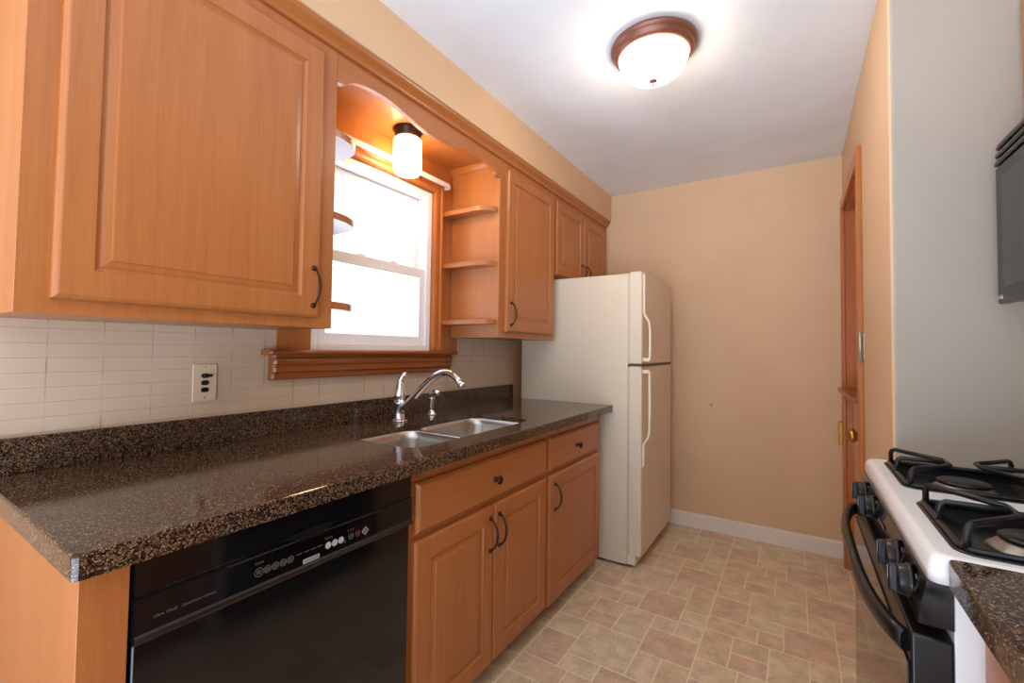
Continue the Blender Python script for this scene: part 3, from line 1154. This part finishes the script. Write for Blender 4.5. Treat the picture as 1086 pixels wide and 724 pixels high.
ck = cooktop()
for (a, b) in PANS:
    mb = MB()
    def rr(e, z):
        return [(x, y, z) for x, y in rrect(PX0 + e, PX1 - e, a + e, b - e, max(.03 - e * .3, .012), 5)]
    mb.loops([rr(-.004, .9137), rr(-.004, .9155), rr(.003, .9165), rr(.006, .913), rr(.016, .896), rr(.05, .890)], False, True, True)
    mb.build('burner_pan', M['black_satin'], ck)
BURN = [(xx, (a + b) / 2) for (a, b) in PANS for xx in (1.945, 2.215)]
for (bx, by) in BURN:
    mb = MB().lathe((bx, by, .8902), 'z', [(.066, 0), (.060, .005), (.050, .014), (.048, .017)], 32)
    bb = mb.build('burner', M['alu'], ck)
    mb = MB().lathe((bx, by, .9074), 'z', [(.046, 0), (.050, .002), (.050, .006), (.045, .009), (0, .0095)], 32)
    mb.build('burner_cap', M['cast_iron'], bb)
    # wire grate
    mb = MB()
    hx, hy = .126, .140
    zf, zt = .919, .956
    fr_ = [(x, y, zf) for x, y in rrect(bx - hx, bx + hx, by - hy, by + hy, .02, 4)]
    mb.tube(fr_, .0052, 8, closed=True)
    for (sx, sy) in ((-1, -1), (-1, 1), (1, -1), (1, 1), (-1, 0), (1, 0)):
        x0, y0 = bx + sx * (hx - (.006 if sy else 0)), by + sy * (hy - .006)
        if sy == 0:
            ex, ey = bx + sx * .035, by
        else:
            ex, ey = bx + sx * .030, by + sy * .030
        dx, dy = ex - x0, ey - y0
        pt = [(x0, y0, zf), (x0, y0, zt - .012), (x0 + dx * .03, y0 + dy * .03, zt - .004), (x0 + dx * .10, y0 + dy * .10, zt), (x0 + dx * .6, y0 + dy * .6, zt), (ex, ey, zt)]
        mb.tube(pt, .0056, 8)
    mb.tube([(bx + .030, by + .030, zt), (bx + .030, by - .030, zt)], .0052, 8)
    mb.tube([(bx - .030, by + .030, zt), (bx - .030, by - .030, zt)], .0052, 8)
    mb.build('grate', M['cast_iron'], ck)

mb = MB()
pf = [(1.7988, .8042), (1.758, .8042), (1.756, .8062), (1.767, .870), (1.769, .8722), (1.7988, .8722)]
mb.loops([[(x, y, z) for x, z in pf] for y in (GY0 + .002, GY1 - .002)])
pn = mb.build('control_panel', M['black'], rg)


def panel_pt(y, z):
    return (1.756 + (z - .8062) * (.011 / .0638), y, z)


for yy, zz in ((1.625, .836), (1.475, .836), (1.155, .836), (1.035, .836)):
    p = panel_pt(yy, zz)
    mb = MB().lathe(p, '-x', [(.029, -.002), (.029, .004), (.026, .006), (.025, .016), (.023, .019), (0, .0195)], 28)
    mb.box(p[0] - .030, p[0] - .015, yy - .005, yy + .005, zz - .024, zz + .024, .0035)
    kb = mb.build('knob', M['black_satin'], pn)
    MB().box(p[0] - .0306, p[0] - .0300, yy - .0008, yy + .0008, zz - .004, zz + .020).build('pointer_line', M['print'], kb)
    pm = panel_pt(yy - .034, zz + .022)
    MB().box(pm[0] - .0022, pm[0] - .0008, pm[1] - .004, pm[1] + .004, pm[2] - .003, pm[2] + .003).build('burner_mark', M['print_dim'], pn)
pt_ = panel_pt(1.40, .832)
MB().box(pt_[0] - .0012, pt_[0] - .0002, 1.300, 1.370, .834, .841).build('brand_mark', M['print_dim'], pn)
# oven door: frame, glass, bowed handle
od = MB().box(1.7475, 1.7985, GY0 + .001, GY1 - .001, .205, .7865, .004).build('oven_door', M['black_satin'], rg)
MB().box(1.7445, 1.7477, GY0 + .012, GY1 - .012, .22, .735, .001).build('door_glass', M['black_glass'], od)
mb = MB()
path = []
for k in range(25):
    t = -1 + 2 * k / 24
    y = (GY0 + GY1) / 2 + t * (GY1 - GY0 - .04) / 2
    path.append((1.745 - .040 * (1 - abs(t) ** 3.2) ** .8 if abs(t) < 1 else 1.745, y))
rings = []
for i, (x, y) in enumerate(path):
    a, b = path[max(i - 1, 0)], path[min(i + 1, 24)]
    tx, ty = b[0] - a[0], b[1] - a[1]
    L = math.hypot(tx, ty)
    nx, ny = ty / L, -tx / L
    hz, th = .017, .0085
    rings.append([(x - nx * th, y - ny * th, .762 - hz * .6), (x - nx * th * .5, y - ny * th * .5, .762 - hz), (x + nx * th, y + ny * th, .762 - hz * .8),
                  (x + nx * th, y + ny * th, .762 + hz * .8), (x - nx * th * .5, y - ny * th * .5, .762 + hz), (x - nx * th, y - ny * th, .762 + hz * .6)])
mb.loops(rings, smooth=True)
mb.build('handle', M['black_satin'], od)
MB().box(1.750, 1.7985, GY0 + .001, GY1 - .001, .05, .200, .004).build('storage_drawer', M['black'], rg)
mb = MB().box(2.40, GXB, GY0 + .004, GY1 - .004, .9148, .955, .004)
mb.build('rear_guard', M['white'], rg)

# ------------------------------------------------------------------ microwave and cabinet above the range
mwv = thing('microwave', (2.26, 1.34, 1.37), 'black over-the-range microwave above the stove', 'microwave')
MY0, MY1, MX = .950, 1.712, 2.078
MB().box(MX, GXB + .004, MY0, MY1, 1.372, 1.8075, .003).build('case', M['grey_metal'], mwv)
mdr = MB().box(MX - .022, MX - .0003, MY0 + .19, MY1, 1.366, 1.735, .005).build('door', M['grey_metal'], mwv)
MB().box(MX - .0245, MX - .0222, MY0 + .25, MY1 - .045, 1.405, 1.700, .001).build('window', M['mw_glass'], mdr)
MB().box(MX - .0245, MX - .0222, MY1 - .040, MY1 - .012, 1.378, 1.388, .0005).build('badge', M['chrome'], mdr)
MB().box(MX - .022, MX - .0003, MY0, MY0 + .187, 1.366, 1.735, .004).build('control_panel', M['black'], mwv)
for k in range(3):
    z = 1.740 + k * .0225
    mb = MB()
    mb.loops([[(x, y, z_) for x, z_ in ((MX - .0003, z), (MX - .022 + k * .002, z), (MX - .024 + k * .002, z + .005), (MX - .020 + k * .002, z + .016), (MX - .0003, z + .019))] for y in (MY0, MY1)])
    mb.build('vent_louver', M['black_satin'], mwv)
uc = thing('upper_cabinet', (2.28, 1.34, 1.81), 'maple wall cabinet above the microwave, at the right edge of the view', 'cabinet')
MB().box(2.135, GXB + .006, .945, 1.7445, 1.81, 2.215, .0015).build('body', M['wood_z'], uc)
for (a, b, hy) in ((.960, 1.340, 1.315), (1.350, 1.730, 1.375)):
    dd = raised_door(MB(), 2.1345, 2.1145, a, b, 1.83, 2.20, .055).build('door', M['wood_z'], uc)
    bow_pull(dd, 2.1145, hy, 1.90, .10, .03, -1)

# ------------------------------------------------------------------ right-hand counter near the camera
rc = thing('base_cabinet', (2.14, .42, 0), 'maple base cabinet at the near side of the stove, lower right corner', 'cabinet')
RCY0 = -.10
MB().box(1.843, GXB + .006, RCY0, .9455, .0905, CT - .0388).build('body', M['wood_z'], rc)
MB().box(1.895, GXB, RCY0 + .001, .9445, .0009, .0903).build('toe_kick', M['kick_wood'], rc)
for (a, b, hy) in ((RCY0 + .015, .41, .385), (.42, .930, .445)):
    fr = slab_front(MB(), 1.8425, 1.823, a, b, .678, .829).build('drawer', M['wood_y'], rc)
    round_knob(fr, 1.823, (a + b) / 2, .752, -1)
    dd = raised_door(MB(), 1.8425, 1.823, a, b, .088, .658, .06).build('door', M['wood_z'], rc)
    bow_pull(dd, 1.823, hy, .556, .115, .03, -1)
mb = MB()
def rco(e):
    return [(x, y) for x, y in rrect(1.790 + e, GXB + .007, RCY0 - .01 + e, .9485 - e, .012, 4)]
mb.loops([[(x, y, CT - .0385) for x, y in rco(0)], [(x, y, CT - .002) for x, y in rco(0)], [(x, y, CT + .001) for x, y in rco(.001)], [(x, y, CT + .002) for x, y in rco(.004)]])
tag(mb.build('countertop', M['granite']), 'short speckled brown quartz countertop beside the stove, lower right', 'countertop')

# small mark on the end wall
tag(MB().lathe((1.1008, YB - .0004, .864), '-y', [(.011, 0), (.010, .002), (.004, .003), (0, .003)], 16).build('wall_plug', M['alu']),
    'tiny round grey plug on the end wall beside the refrigerator', 'wall plug')
